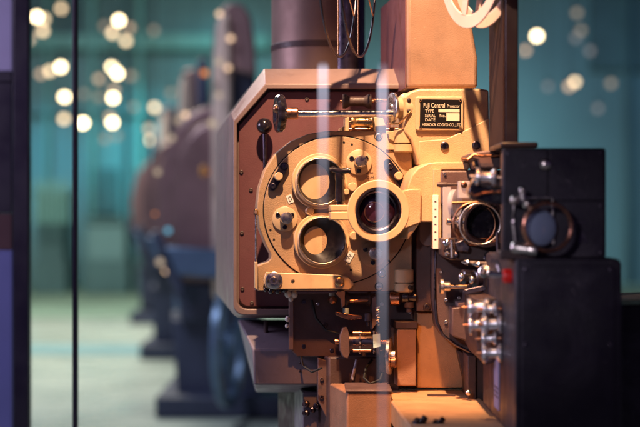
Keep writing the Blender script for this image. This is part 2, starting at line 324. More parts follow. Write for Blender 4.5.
# ---------------------------------------------------------------- hanging bulbs
bulbs = [
 (37, 17, 'a', 'bright bulb glowing at the top left corner beside the thick post'), (44, 19, 'b', 'bulb touching the right side of the bright top left bulb'),
 (43, 31, 'b', 'medium bulb just below the bright top left bulb'), (29.5, 39, 'c', 'small orange bulb half behind the thick post'),
 (61.5, 8.5, 'b', 'medium bulb highest between the two posts'), (61, 67, 'a', 'bright bulb touching the thin post on its left'),
 (50, 71, 'b', 'medium bulb left of the bright one at the thin post'), (41, 74, 'c', 'faint bulb leftmost of the row at the thin post'),
 (64.5, 97, 'a', 'bright bulb second down along the left of the thin post'), (64, 119, 'b', 'medium bulb low along the left of the thin post'),
 (83, 123, 'a', 'bright bulb low on the right of the thin post'), (84, 94, 'd', 'dim bulb on the right of the thin post above a bright one'),
 (119, 20.5, 'a', 'bright bulb topmost of the middle cluster'), (112.5, 33, 'b', 'medium bulb lower left of the topmost cluster bulb'),
 (126, 41, 'b', 'medium bulb lower right of the topmost cluster bulb'), (130, 28, 'c', 'faint pink bulb right of the topmost cluster bulb'),
 (104.5, 26, 'd', 'dim bulb left of the topmost cluster bulb'), (112, 67, 'a', 'bright bulb upper left of the overlapping pair'),
 (117.5, 73.5, 'a', 'bright bulb lower right of the overlapping pair'), (99, 79, 'c', 'faint bulb left of the overlapping pair'),
 (130.5, 76, 'd', 'dim bulb right of the overlapping pair'), (113, 98, 'a', 'bright bulb below the overlapping pair'),
 (114, 90, 'c', 'faint bulb just above the bright bulb below the pair'), (99, 97, 'd', 'dim bulb left of the bright bulb below the pair'),
 (112.5, 122.5, 'a', 'bright bulb lowest of the middle column'), (110, 117, 'c', 'faint bulb overlapping the lowest bright bulb'),
 (105, 139, 'd', 'dim bulb under the middle column'), (117, 136, 'd', 'second dim bulb under the middle column, right one'),
 (154.5, 107.5, 'b', 'medium bulb alone in the teal right of the middle column'), (151, 140, 'b', 'medium bulb above the yellow edge of the farthest projector'),
 (149, 129, 'c', 'faint bulb between the two lone medium bulbs'), (134, 107, 'd', 'dim bulb left of the lone medium bulb'),
 (154, 30.5, 'd', 'dim bulb high in the plain teal'), (132, 76, 'd', 'dim bulb at the edge of the teal beside the pair'), (171, 93, 'd', 'dim bulb left of the round machine'),
 (196, 101, 'b', 'yellowish bulb above the round purple machine'),
 (537, 36, 'a', 'brightest bulb at upper right beside the dark upright'), (525.5, 50.5, 'c', 'pale bulb touching the dark upright at right'),
 (575, 82, 'b', 'brighter bulb of the close pair at right'), (569, 86.5, 'c', 'paler bulb of the close pair at right'),
 (577, 13, 'd', 'dim bulb highest at right'), (581, 30.5, 'd', 'dim bulb second from the top at right'), (576, 38, 'e', 'barely visible bulb under the two dim top ones'),
 (611, 83.5, 'd', 'dim bulb farthest right'), (548, 86.5, 'e', 'barely visible bulb left of the close pair'), (598, 108.5, 'e', 'barely visible bulb lowest at right'),
 (590, 51, 'e', 'barely visible bulb above the close pair')]
BM['e'] = bulb_mat('bulb_barely', (.8, .75, .75), .45)
for i, (px, py, k, lab) in enumerate(bulbs):
    y = 12.6 + (i * 37 % 10) * .12; c = W(px, py, y)
    t = thing('hanging_bulb', lab, 'bulb', c, 'warm bulbs hanging at the back of the hall')
    obj('bulb', sphere(c, .033, n=14), BM[k], t)
    obj('cord', lathe(c + Vector((0, 0, .03)), (0, 0, 1), [(0, .014), (.05, .014), (.052, .003), (4.97 - c.z, .003)], 6), 'cord', t)

# ---------------------------------------------------------------- blurred projectors standing behind, in a row
def bg_projector(y, f, label):
    """f maps photo pixels of the nearest one onto this one's place"""
    c = f(205, 400); base = W(*c, y)
    t = thing('row_projector', label, 'projector', (base.x, y + .3, Z0), 'old projectors standing in a row behind')
    P = lambda x, z: f(x, z)
    def pr(name, pts, y0, y1, m, bev=.01, par=t): return obj(name, prism([P(*p) for p in pts], y + y0, y + y1, -.1), m, par, bev)
    q = W(*P(155, 400), y); q2 = W(*P(288, 400), y)
    obj('base', wbox(q.x, q2.x, y, y + 1.1, Z0 + .001, Z0 + .09), 'bgdark', t, .01)
    pr('pedestal', [(172, 320), (262, 320), (262, 401), (178, 401)], .15, .8, 'bgdark')
    pr('pedestal_neck', [(178, 280), (272, 280), (262, 322), (180, 322)], .1, .7, 'bgdark')
    drum = [(213, 290), (175, 286), (165, 262), (160, 225), (158, 190), (164, 155), (175, 130), (190, 113), (206, 106), (226, 104), (232, 110), (232, 290)]
    pr('lamp_house', drum, .1, .75, 'bgbody', .05)
    pr('front_door', [(216, 283), (184, 279), (176, 256), (171, 222), (170, 192), (175, 160), (184, 140), (197, 126), (212, 120), (222, 122), (222, 283)], .03, .1, 'bgbody', .02)
    pr('lower_tray', [(158, 246), (222, 250), (224, 279), (172, 275)], -.1, .06, 'bgblue', .01)
    pr('control_arm', [(150, 232), (160, 230), (186, 288), (178, 302)], -.1, 0, 'bgdark', .01)
    m = pr('film_magazine', [(214, 330), (213, 120), (215, 60), (217, 20), (222, 8), (232, 3), (244, 6), (252, 22), (256, 60), (258, 120), (256, 330)], .05, .55, 'bgdark', .03)
    pr('magazine_face', [(213, 300), (212, 120), (214, 60), (218, 20), (225, 10), (231, 16), (232, 60), (232, 300)], -.02, .05, 'bgpink', .02)
    pr('magazine_band', [(218, 14), (224, 6), (232, 3), (243, 4), (251, 16), (255, 40), (257, 76), (234, 70), (232, 22), (226, 14)], -.02, .05, 'bgbody', .02)
    a = W(*P(203, 62), y); pr('chimney', [(198, 58), (208, 56), (210, 108), (197, 108)], .2, .4, 'bgdark', .02)
    cc = W(*P(225, 345), y - .2); sc = (P(1, 0)[0] - P(0, 0)[0])
    wh = annulus(cc, (1, -.18, 0), U(50 * sc, y), U(61 * sc, y), .03, 48); o = obj('lower_reel', wh, 'bgblue', t, .004)
    wh = bmesh.new()
    for k in range(5):
        an = R(72 * k + 18); dv = Vector((.18, 1, 0)).normalized() * math.cos(an) + Vector((0, 0, 1)) * math.sin(an)
        cyl(cc + dv * .02, cc + dv * U(51 * sc, y), .012, 8, wh)
    cyl(cc - Vector((.02, 0, 0)), cc + Vector((.04, 0, 0)), .05, 20, wh)
    obj('reel_spokes', wh, 'bgblue', o)
    return t, P
t, P = bg_projector(3.9, lambda x, z: (x, z), 'nearest blurred purple projector with tall magazine behind the main one')
for px, py, k, r in ((219.5, 14, 'b', .012), (230.5, 38.5, 'b', .012), (228, 68, 'b', .011), (219, 62, 'd', .014), (204.5, 73, 'o', .014), (212, 123.5, 'c', .016), (185.5, 115, 'b', .012), (172, 138, 'c', .013),
                     (178, 120, 'd', .013), (157.5, 172, 'c', .013), (206, 172, 'o', .01), (222, 206, 'b', .01), (222, 198, 'c', .01), (160, 262, 'c', .015), (166, 271, 'b', .011), (176, 284.5, 'b', .011), (178.5, 295, 'c', .012),
                     (155, 214, 'o', .006), (168, 230.5, 'l', .012), (200, 255, 'c', .008), (222, 253, 'b', .009), (219, 95, 'c', .012), (226, 256, 'c', .01)):
    obj('highlight_bead', sphere(W(px, py, 3.84 if px > 160 else 3.8), r, n=12), BM[{'b': 'c', 'c': 'd'}.get(k, k)], t)  # glowing beads imitate highlights and glass reflections over the projector
obj('amber_lens', sphere(W(203.5, 171, 3.82), .015, sz=1.7), 'amber', t)
bg_projector(6.4, lambda x, z: (x * .66 + 37, (z - 213.5) * .69 + 213.5), 'second blurred projector farther back with yellowish round edge')
bg_projector(9.2, lambda x, z: (x * .5 + 52, (z - 213.5) * .51 + 213.5), 'farthest small blurred projector of the row')

# ================================================================ EXHAUST DUCT behind the lamp house
a = W(317, 66, .42); r = U(45.5, .42)
t = thing('exhaust_duct', 'wide round brown metal exhaust duct rising behind the lamp house', 'duct', (a.x, .42, a.z))
obj('pipe', lathe((a.x, .42, a.z - .05), (0, 0, 1), [(0, r), (.8, r)], 64), 'duct', t)
obj('shadow_band', annulus((a.x, .42, a.z + U(16)), (0, .03, 1), r * 1.0005, r * 1.02, .011, 64), 'dkbrown', t, .001)  # dark ring imitating the shadow across the duct
bm = cyl(W(348, 66, .37) - Vector((0, 0, .03)), W(348, 66, .37) + Vector((0, 0, .75)), U(17, .37), 40)
obj('shaded_side', bm, 'dksteel', t)  # dark cylinder imitating the shaded right part of the duct

# ================================================================ THE MAIN PROJECTOR
PJ = thing('film_projector', 'large vintage cream and brown cinema film projector with lens turret, filling the foreground', 'projector', (.1, .1, Z0))
# pedestal down to the floor (below the frame)
ped = obj('pedestal', wbox(-.02, .42, -.1, .55, Z0 + .03, -.40), 'brown', PJ, .01)
obj('foot', wbox(-.08, .48, -.2, .65, Z0 + .001, Z0 + .03), 'dkbrown', ped, .006)

# ---- lamp house
def octo(i_t, i_l, i_b, y):
    """outline of the lamp house front, inset from top / left / bottom in px"""
    L, T, B = 231 + i_l, 69 + i_t, 318 - i_b
    p = [(L, 113 + i_t * .55), (264 + i_l * .62, T), (450, T), (450, B), (L + 10, B)]
    for k in range(1, 5): an = R(90 + 22 * k); p.append((L + 10 + 10 * math.cos(an), B - 10 + 10 * math.sin(an)))
    return [W(a, b, y) for a, b in p]
rear = [p + Vector((-.068, .62, 0)) for p in octo(0, 0, 0, .15)]
rings = [rear, octo(0, 0, 0, .15), octo(15, 2.5, 3, .10), octo(20, 6, 9, .10), octo(20.5, 6.5, 9.5, .122)]
lh = obj('lamp_house', loft(rings), 'maroon_l', PJ, .0015)
obj('front_panel', loft([octo(22.5, 8, 11.5, .121), octo(22.5, 8, 11.5, .112)]), 'shade_maroon', lh, .0012)
for px, py in ((257, 99), (307, 99), (241.5, 116), (241.5, 172), (242, 233), (242.5, 289), (262, 309.5), (251, 190), (360, 99), (252, 303)):
    c = W(px, py, .1115); obj('screw', lathe(c, FR, [(0, U(2.1)), (.0012, U(2.1)), (.0018, U(1.4)), (.0008, 0)], 14), 'dkbrown', lh)
bm = tube([W(264.5, 128, .1), W(265, 150, .1), W(266, 190, .1), W(266, 215, .1)], U(2.3)); hnd = obj('pull_rod', bm, 'dksteel', PJ)
obj('ball_knob', sphere(W(264.5, 126, .09), U(8, .1), n=28), 'black', hnd)

# ---- lower bevelled body under the lamp house
top = [W(238, 320, .17), W(330, 320, .17)]
sec = [(.17, 320, 238), (.075, 349, 253), (.072, 385, 254), (.20, 392, 256)]
bm = bmesh.new(); L = [bm.verts.new(W(x, z, y)) for y, z, x in sec]; Rr = [bm.verts.new(Vector((W(336, z, y).x, y, W(336, z, y).z))) for y, z, x in sec]
L2 = bm.verts.new(W(238, 320, .5)); R2 = bm.verts.new(W(336, 320, .5)); L3 = bm.verts.new(W(256, 392, .5)); R3 = bm.verts.new(W(336, 392, .5))
for i in range(3): bm.faces.new((L[i], L[i + 1], Rr[i + 1], Rr[i]))
bm.faces.new((L[0], L2, L3, L[3], L[2], L[1])); bm.faces.new((Rr[0], R2, R3, Rr[3], Rr[2], Rr[1])); bm.faces.new((L2, R2, R3, L3)); bm.faces.new((L[0], Rr[0], R2, L2)); bm.faces.new((L[3], L3, R3, Rr[3]))
lb = obj('lower_body', bm, 'grey', PJ, .0035, seg=3)
obj('hinge_pin', cyl(W(266, 321, .13), W(266, 334, .13), U(2.4)), 'dkbrown', lb)
for px, py in ((300, 371), (300, 363)): obj('rivet', sphere(W(px, py, .073), U(1.3), n=10), 'dkbrown', lb)

# ---- front drive plate beneath turret
dp = obj('drive_plate', prism([(291, 293), (420, 293), (420, 357), (297, 357), (291, 350)], .055, .09), 'brown', PJ, .002)
obj('lit_edge_strip', box(289, 296, 293.5, 350, .05, .0545), 'maroon_l', dp, .0008)  # paler strip puts light on the plate's left edge
for px, py, r in ((288, 294, 3.6), (294.5, 294.5, 3.4), (291, 299, 2.6), (287.5, 319, 2.6), (287, 326, 2.0)):
    obj('white_terminal', sphere(W(px, py, .045), U(r), n=14, sz=1.15), 'white', dp)
def spool(c, ax, L, r_b, r_f, m, parent, name='roller', fl=.18, hub=None, mb=None):
    ax = Vector(ax).normalized(); c = Vector(c) - ax * L / 2; f = L * fl
    pr = [(0, r_f * .55), (L * .01, r_f * .96), (L * .04, r_f), (f * .5, r_f), (f, r_b * 1.03), (f * 1.2, r_b), (L - f * 1.2, r_b), (L - f, r_b * 1.03), (L - f * .5, r_f), (L * .96, r_f), (L * .99, r_f * .96), (L, r_f * .55)]
    o = obj(name, lathe(c, ax, pr, 36), m, parent)
    if hub: obj('axle', cyl(c - ax * hub, c + ax * (L + hub), r_b * .3, 14), mb or 'copper', o)
    return o
spool(W(361, 342, .01), (1, -.1, 0), U(40), U(10), U(15), 'dksteel', PJ, 'sprocket', hub=U(6))
for z in (333, 350.5): obj('copper_bar_or_highlight', cyl(W(353, z, -.015), W(371, z, -.015), U(1.6)), 'copper', PJ)  # copper bars imitate the two highlights on the sprocket barrel
obj('sprocket_flange', prism([(343, 328), (347, 327), (349, 333), (350, 353), (348, 359), (343, 357), (340, 350), (340, 336)], -.012, .0), 'brown', PJ, .0012)
st = obj('inspection_sticker', prism([(373, 335), (380, 333.5), (380.5, 346.5), (373.5, 348)], -.018, -.017), 'sticker', PJ)
obj('paddle_lever', cyl(W(357, 360, .03), W(352, 380, .02), U(1.7)), 'grey', PJ)
spool(W(358, 299, .02), (1, 0, 0), U(26), U(5.5), U(7.5), 'dkbrown', PJ, 'guide_roller', hub=U(3))
obj('copper_bar_or_highlight', cyl(W(350, 301, .0), W(368, 300, .0), U(1.6)), 'copper', PJ)  # copper bar imitates the highlight on the guide roller
obj('guide_bracket', prism([(338, 291), (345, 291), (345, 305), (342, 308), (341, 299), (336, 294)], -.01, .0), 'brown', PJ, .0008)
obj('roller_cap', lathe(W(390, 298.5, .0), (1, -.05, 0), [(0, U(6)), (U(1), U(7)), (U(9), U(7)), (U(10), U(6))], 28), 'copper', PJ)
obj('knurled_nut', lathe(W(402, 297, .0), (1, -.05, 0), [(0, U(6.2)), (U(6), U(6.2)), (U(7), U(5)), (U(14), U(5))], 12), 'black', PJ)
obj('knurled_nut', lathe(W(409, 302, .0), (0, 0, -1), [(0, U(5)), (U(5), U(5)), (U(6), U(3)), (U(10), U(3))], 12), 'dkbrown', PJ)
obj('small_lamp_cap', lathe(W(332, 293, .03), (0, 0, -1), [(0, U(3)), (U(3), U(3))], 14), 'white', PJ)
obj('small_lamp_cap', lathe(W(346, 308, .01), (0, 0, -1), [(0, U(3.2)), (U(7), U(3.2))], 14), 'sticker', PJ)
obj('linkage_bar', prism([(336, 312), (362, 316), (362, 319), (348, 320), (336, 315)], .0, .01), 'copper', PJ, .0008)
obj('linkage_block', prism([(372, 298), (376, 296), (378, 322), (372, 330)], .01, .03), 'maroon_l', PJ, .0008)
obj('adjusting_stud', lathe(W(331, 300, .03), (.3, -1, 0), [(0, U(4)), (U(8), U(4)), (U(9), U(2.5))], 18), 'copper', PJ)

# ---- boxes at the bottom
def worldbox(name, x0, x1, y0, y1, ztop, zbot, m, bev=.002, par=PJ, sh=0.):
    bm = loft([[Vector((x0, y0, zbot)), Vector((x1, y0, zbot)), Vector((x1, y0, ztop)), Vector((x0, y0, ztop))], [Vector((x0 + sh, y1, zbot)), Vector((x1 + sh, y1, zbot)), Vector((x1 + sh, y1, ztop)), Vector((x0 + sh, y1, ztop))]])
    return obj(name, bm, m, par, bev)
a = W(329, 357, .03)
wb = worldbox('wiring_box', a.x, W(400, 357, .03).x, .03, .35, a.z, -.42, 'dkbrown', .003, sh=-.09)
obj('wiring_box_side', prism([(318, 358), (327.5, 361), (327.5, 420), (318, 400)], .045, .06), 'brown', wb, .001)
for z in (379, 397): screw(322, z, .044, 2, wb, 'dkbrown')
cb = obj('conduit_box', prism([(303, 392), (328, 392), (328, 470), (303, 470)], .09, .25), 'grey', PJ, .002)
for px, py in ((307, 404), (313, 410), (307, 413), (318, 406)): obj('cable_gland', lathe(W(px, py, .085), (-.4, -1, .1), [(0, U(3.4)), (U(5), U(3.4)), (U(6), U(2)), (U(9), U(2))], 12), 'dksteel', cb)
a = W(347, 392.5, -.10); b = W(392, 392, -.10)
fb = worldbox('junction_box', a.x, b.x, -.10, .02, a.z, -.42, 'tan', .0025, sh=-.025)
obj('box_lid', wbox(a.x - .002, b.x, -.102, -.0, a.z + .0005, a.z + .004), 'brown', fb, .001)

# ---- shelf (base casting), top lit orange
z = W(0, 389, .05).z
sp = [W(383, 389, .05), W(470, 389, .05), W(520, 431, -.41), W(412, 431, -.41)]
for p in sp: p.z = z
sh_ = obj('base_casting', loft([sp, [p - Vector((0, 0, .035)) for p in sp]]), 'rough_cream', PJ, .003)
for p in sp: pass
obj('casting_skirt', loft([[sp[0] + Vector((.012, -.01, -.036)), sp[1] + Vector((0, 0, -.036)), sp[2] + Vector((0, .02, -.036)), sp[3] + Vector((.02, .02, -.036))], [Vector((p.x + .02, p.y, -.41)) for p in sp]]), 'dkbrown', sh_)
obj('rear_lip', box(382, 383.5, 470, 389.2, .052, .066, 0), 'brown', sh_, .0012)
obj('clamp_bolt', lathe(W(384, 391, .04), (-1, -.1, 0), [(0, U(1.3)), (U(8), U(1.3)), (U(8), U(3)), (U(10.5), U(3))], 14), 'dkbrown', sh_)
obj('slot_strip', loft([[Vector((.165, -.04, z + .0006)), Vector((.205, -.04, z + .0006)), Vector((.207, -.05, z + .0006)), Vector((.165, -.048, z + .0006))], [Vector((.165, -.04, z + .003)), Vector((.205, -.04, z + .003)), Vector((.207, -.05, z + .003)), Vector((.165, -.048, z + .003))]]), 'dkbrown', sh_)
for px, py, r in ((418, 424, 7), (436, 425, 6)):
    obj('knurled_knob', lathe(W(px, py + 4, -.34), (.5, -.3, .8), [(-.02, U(r * .5)), (0, U(r * .5)), (U(1), U(r)), (U(6), U(r)), (U(7), U(r * .7)), (U(7), U(r * .4)), (U(12), U(r * .4))], 14), 'black', sh_)

# ---- main column
col = obj('column', prism([(417, 312), (470, 312), (470, 388), (417, 388)], .03, .2), 'rough_cream', PJ, .002)
cp = obj('column_plate', prism([(418.5, 222), (440, 222), (440, 311.5), (416, 311.5), (416, 240)], .01, .1), 'brown', PJ, .002)
for py in (243, 307): screw(427, py, .0095, 4, cp, 'dkbrown', h=2)
obj('slot_arch', prism(capsule(428, 238, 428, 215, 8), .004, .0098), 'maroon_l', cp, .0008)
cb2 = obj('bearing_block', prism([(397, 329), (416.5, 329), (416.5, 386), (397, 386)], .0, .09), 'tan', PJ, .0018)
obj('bearing_cap', box(396, 321.5, 417.5, 328.7, -.002, .09), 'dkbrown', cb2, .0012)
kd = obj('focus_wheel', lathe(W(389.5, 356, -.01), (1, -.18, 0), [(-U(2.2), U(16)), (-U(1.6), U(18.5)), (U(1.4), U(19)), (U(2), U(17)), (U(2), U(6)), (U(6), U(6))], 40), 'steel', PJ)
obj('wheel_hub', lathe(W(391, 362, -.02), (1, -.18, 0), [(0, U(5)), (U(5), U(5.5)), (U(6), U(4))], 24), 'copper', kd)

# ---- turret
bp_pts = [(258, 291), (258, 266), (263, 263.5), (268, 262), (271, 259), (271, 254), (266, 245), (259.5, 228), (257, 207), (259, 188), (265, 170), (276, 153), (291, 141), (308, 134), (326, 131), (412, 131), (412, 291)]
tp = obj('turret_plate', prism(bp_pts, .0, .05), 'turret', PJ, .0015)
TC = (337.5, 210)
td = obj('turret_disc', prism(circ(*TC, 73.6, 120), -.0022, -.0002, 0), 'turret', PJ, .0006)
obj('seam', annulus(W(*TC, 0), FR, U(73.7), U(74.7), .0005, 120), 'hole', td)
def hole(px, py, r, par, y=-.0022): c = W(px, py, y); return obj('drilled_hole', lathe(c, FR, [(0, U(r)), (.0004, U(r)), (.0004, U(r * .3))], 14), 'hole', par)
for px, py in ((344, 142.5), (352, 144.5), (270.5, 230), (274, 239.5), (389, 261), (386, 229), (351, 270)): hole(px, py, 1.1, td)
def barrel(cx, cy, label=None, px=(-4.5, 0), prx=14.5, pry=17.5):
    y0 = -.0024
    c = W(cx, cy, y0)
    rr = [(0, U(28)), (.004, U(28)), (.006, U(27.2)), (.006, U(25.2)), (.013, U(24.8)), (.0145, U(24)), (.0145, U(22.4)), (.002, U(22.4)), (.002, U(5))]
    o = obj('lens_mount', lathe(c, AX, rr, 72), 'cream_s', td)
    f = [W(a, b, y0 - .0142) for a, b in circ(cx + 1.2, cy, 22.2, 64)]; f2 = [W(a, b, y0 - .0125) for a, b in circ(cx + 1, cy, 21.4, 64)]
    bk = [W(a, b, -.0046) for a, b in circ(cx + px[0], cy + px[1], prx, 64, pry)]
    o2 = obj('lens_barrel', loft([f, f2, bk, [p + Vector((0, .001, 0)) for p in bk]], cap=False), 'bore', td)
    obj('barrel_lip', torus(W(cx + .9, cy, y0 - .0148), AX, U(23), U(.7), 72, 8), 'steel', td)
    obj('rear_element', prism(circ(cx + px[0], cy + px[1], prx + .3, 48, pry + .3), -.0043, -.003, 0), 'turret', o2)
    sh_pts = [(a, b) for a, b in circ(cx + px[0], cy + px[1], prx, 64, pry) if a < cx + px[0] - prx * .38]
    sh_pts.sort(key=lambda q_: q_[1]); obj('reflection_plate', prism(sh_pts, -.0052, -.0044, 0), 'tan', o2)  # darker left third imitates the glassy reflection in the port
    return o
barrel(319.5, 181.5); barrel(321.5, 240.5, px=(-5.5, 0), prx=11, pry=13.5)
# stud sets on the disc
def stud(cx, cy, r, rs, m='cream_s', rot=0.):
    o = obj('stud_base', lathe(W(cx, cy, -.0022), FR, [(0, U(r)), (.0028, U(r)), (.0036, U(r - .8))], 40), m, td)
    for k in range(3):
        an = R(90 + 120 * k) + rot; screw(cx + r * .66 * math.cos(an), cy + r * .66 * math.sin(an), -.0058, 2.3, o, 'black', h=1)
    obj('stud', lathe(W(cx + 1, cy - 1, -.0055), AX, [(0, U(rs)), (.014, U(rs)), (.0165, U(rs * .95)), (.017, U(rs * .8))], 32), 'steel' if m != 'brown' else 'grey', o)
stud(359, 162.5, 12.8, 6.3); stud(285, 219, 12.5, 6.2); stud(373, 254, 13.2, 6.6, 'turret')
def slotbar(x0, z0, x1, z1, r, kx, kz, scr):
    o = obj('slotted_bracket', prism(capsule(x0, z0, x1, z1, r), -.0085, -.0023, 0), 'black', td, .0008)
    for sx, sz in scr: screw(sx, sz, -.0086, 2.8, o, 'dksteel', h=1)
    obj('bracket_stud', lathe(W(kx, kz, -.0086), AX, [(0, U(4.2)), (.005, U(4.2)), (.0065, U(3.5))], 24), 'cream_s', o)
slotbar(272.5, 187, 284.5, 166.5, 4.4, 278.5, 176.5, ((273, 186), (284.5, 166)))
slotbar(388, 163, 406, 188, 4.2, 398.5, 176, ((390, 166.5),))
for px, py, r in ((309.5, 211, 4.4), (352, 187, 4.6), (353.5, 236, 4.4), (346, 192, 3)):
    obj('disc_stud', lathe(W(px, py, -.0022), AX, [(0, U(r)), (.007, U(r)), (.0085, U(r * .8))], 24), 'cream_s', td)
def tagp(px, py, w_, h_, rot, s):
    c = math.cos(rot); n = math.sin(rot)
    pts = [(px + a * c - b * n, py + a * n + b * c) for a, b in ((-w_, -h_), (w_, -h_), (w_, h_), (-w_, h_))]
    o = obj('number_tag', prism(pts, -.0032, -.0023, 0), 'white', td)
    text(s, px, py, -.0034, h_ * 1.25, 'ink', o, rot, .95, mid=True)
tagp(290, 199, 4.2, 2.8, R(70), 'CS'); tagp(349.5, 257, 5.4, 3, R(-62), 'VV')
text('mm', 366, 174, -.0024, 2.6, 'ink', td, 0, 1.3); text('C.H', 366.5, 178.6, -.0024, 2.6, 'ink', td, 0, 1.2)

# lens clamp ring, arm and lens 3
C3 = (378.5, 211)
hd = obj('lens_holder', prism([(411, 245), (408, 240), (408, 186), (411.5, 176), (418, 168), (428, 163), (437, 162), (469, 162), (469, 170), (437.5, 170), (437.5, 222), (420, 222), (418, 226), (418, 245)][1:-1], -.08, .0), 'cream', PJ, .0022, seg=3)
y = -.088
obj('lens_sleeve', lathe(W(C3[0] - 1, C3[1], -.002), FR, [(0, U(24)), (.03, U(24)), (.03, U(22)), (.062, U(21.5))], 64), 'dkbrown', td)
cr = obj('clamp_ring', annulus(W(*C3, y) , -FR, U(22.3), U(30), .026, 96), 'cream_s', PJ, .0013)
obj('ring_arm', prism([(403, 191), (410, 189), (421, 189), (421, 222.5), (404, 229), (401, 226)], -.087, -.05), 'cream', cr, .0015)
obj('clamp_tab', box(330.5, 205, 351, 211, -.087, -.062), 'cream_s', cr, .0012); obj('clamp_tab', box(330.5, 211.8, 351, 220, -.087, -.062), 'cream_s', cr, .0012)
th = obj('tee_stem', lathe(W(340, 205, -.076), (0, 0, 1), [(0, U(3.2)), (U(3), U(3.2)), (U(3.5), U(4.6)), (U(24), U(4.2)), (U(25), U(4.8)), (U(32), U(4.6))], 20), 'black', cr)
obj('tee_handle', tube([W(330, 170.5, -.076), W(333, 169.5, -.076), W(341, 171.5, -.08), W(348, 170.5, -.082), W(351, 171, -.082)], U(2.9), 14), 'black', th)
obj('lens_barrel', lathe(W(*C3, y + .001), -AX, [(-.001, U(22.2)), (-.001, U(20.6)), (.003, U(20)), (.012, U(19)), (.014, U(17.5)), (.014, U(18.5)), (.026, U(18))], 64, cap=False), 'dksteel', cr)
gl = obj('lens_glass', sphere(W(C3[0] - 2, C3[1], -.061), U(18.6), n=40), 'lens', cr); 
for v in gl.data.vertices: v.co.y = -.065 + (v.co.y - -.061) * .35
obj('lens_inner_ring', annulus(W(C3[0] - 4, C3[1] + 1, -.0745), -FR, U(9), U(10), .001, 48), 'copper', cr)

# bottom lever
lv = obj('turret_lever', prism([(266, 272), (274, 272.5), (338, 275), (348, 277), (355, 284), (349, 290), (340, 289), (274, 289.5), (266, 288), (263.5, 280)], -.013, -.004), 'cream_s', PJ, .0012)
o = obj('pivot_boss', lathe(W(274, 280.5, -.013), FR, [(0, U(8.6)), (.002, U(8.6)), (.003, U(7.6)), (.003, U(4)), (.0055, U(3.6)), (.0055, U(1.5))], 36), 'steel', lv)
for dx in (-5.6, 0, 5.6): obj('pivot_hole', lathe(W(274 + dx, 281, -.0162 - (.0025 if dx == 0 else 0)), FR, [(0, U(1.3)), (.0004, U(1.2))], 12), 'hole', o)
obj('lever_screw', lathe(W(339.5, 281.5, -.013), AX, [(0, U(4.8)), (.004, U(4.8)), (.005, U(4)), (.0055, U(2))], 28), 'brass', lv)
obj('lever_rivet', lathe(W(293, 281, -.013), AX, [(0, U(1.8)), (.0005, U(1.8)), (.001, U(1))], 16), 'brass', lv)
for px, py, r in ((266, 289.5, 2.6), (271.5, 290.8, 3.4), (278.5, 290.8, 3.6), (285, 289.8, 3.2)):
    obj('stop_bead', sphere(W(px, py, -.006), U(r), n=16), 'black', PJ)
rod_ = obj('limit_rod', cyl(W(256, 212, -.002), W(256, 290, -.002), U(1.1)), 'steel', PJ)
obj('rod_nut', lathe(W(256, 215, -.002), (0, 0, 1), [(0, U(2.4)), (U(4), U(2.4)), (U(6), U(1.2))], 6), 'brass', rod_)
obj('rod_bracket', prism([(254.8, 262), (257.6, 262), (257.6, 290), (254.8, 288)], -.008, .006), 'cream_s', rod_, .0006)
screw(280, 136.5 + 21, -.001, .1, tp)
for px, py in ((378.5, 136.5), (394.5, 147.5), (382, 273.5), (379, 286.5)): 
    s_ = screw(px, py, -.0005, 3, tp, 'steel', h=1.2); obj('seat_ring', annulus(W(px, py, 0), FR, U(3.6), U(4.3), .0004, 28), 'hole', s_)
for px, py in ((395, 135), (403, 136)): hole(px, py, .8, tp, 0)
# hinges
def hinge(py0, py1, gap, m1, r=9):
    h = obj('hinge', lathe(W(404, py0, .0), (0, 0, -1), [(0, U(r - 1.2)), (U(1), U(r)), (U(gap - py0), U(r)), (U(gap - py0), U(r * .7)), (U(gap - py0 + 1.6), U(r * .7)), (U(gap - py0 + 1.6), U(r)), (U(py1 - py0 - 1), U(r)), (U(py1 - py0), U(r - 1.4))], 32), m1, PJ)
    return h
hinge(129.5, 152.5, 143, 'cream_s', 10.5); h2 = hinge(269, 292, 282, 'cream_s', 9.5); obj('hinge_pin', cyl(W(412, 288, -.017), W(408, 287, -.008), U(2.2)), 'hole', h2)
obj('hinge_leaf', box(386, 131, 398, 150, -.003, .0), 'cream', PJ, .0008)

# ---- head block with name plate
hp = [(411, 91), (420, 88.5), (480, 88.5), (489, 90), (490, 165.5), (418, 165.5), (411, 140), (404, 132), (404, 97)]
hb = obj('gear_head', prism(hp, -.02, .14), 'cream', PJ, .0035, seg=3)
obj('cover_ridge', prism([(489.5, 118), (489.5, 165), (419, 165), (419, 134), (430, 147), (444, 146), (462, 135), (475, 126)][:3] + [(419, 141), (446, 139), (468, 129)], -.0235, -.0202), 'cream', hb, .0016, seg=3)
for px, py in ((444.5, 146), (476, 145.5)): screw(px, py, -.0237, 4.2, hb, 'dksteel', h=2.2)
npf = obj('name_plate', prism(rrect(415.5, 96.5, 463.5, 130.5, 2.5), -.0255, -.0203, 0), 'cream_s', hb, .0012)
obj('plate_face', prism([(422.5, 99.3), (459, 99.8), (461, 102), (461, 126.5), (459, 128.5), (421.5, 127.8), (419.8, 125.8), (420.2, 101.5)], -.0262, -.0256, 0), 'plate', hb)
for px, py in ((420.5, 100.5), (460.5, 100.5), (420.5, 127.3), (460.5, 128)): screw(px, py, -.0262, 1.3, hb, 'brass', 'plate_screw', .8)
TY = -.0265
text('Fuji Central', 423.3, 107.4, TY, 4.6, 'letter', hb, R(.6), .70); text('Projector', 447, 107.4, TY, 2.9, 'letter', hb, R(.6), .80)
text('TYPE', 425, 112.4, TY, 2.9, 'letter', hb, R(.6), 1.0); text('SERIAL', 425, 116.9, TY, 2.9, 'letter', hb, R(.6), .85); text('No.', 439.5, 116.9, TY, 2.9, 'letter', hb, R(.6), .95)
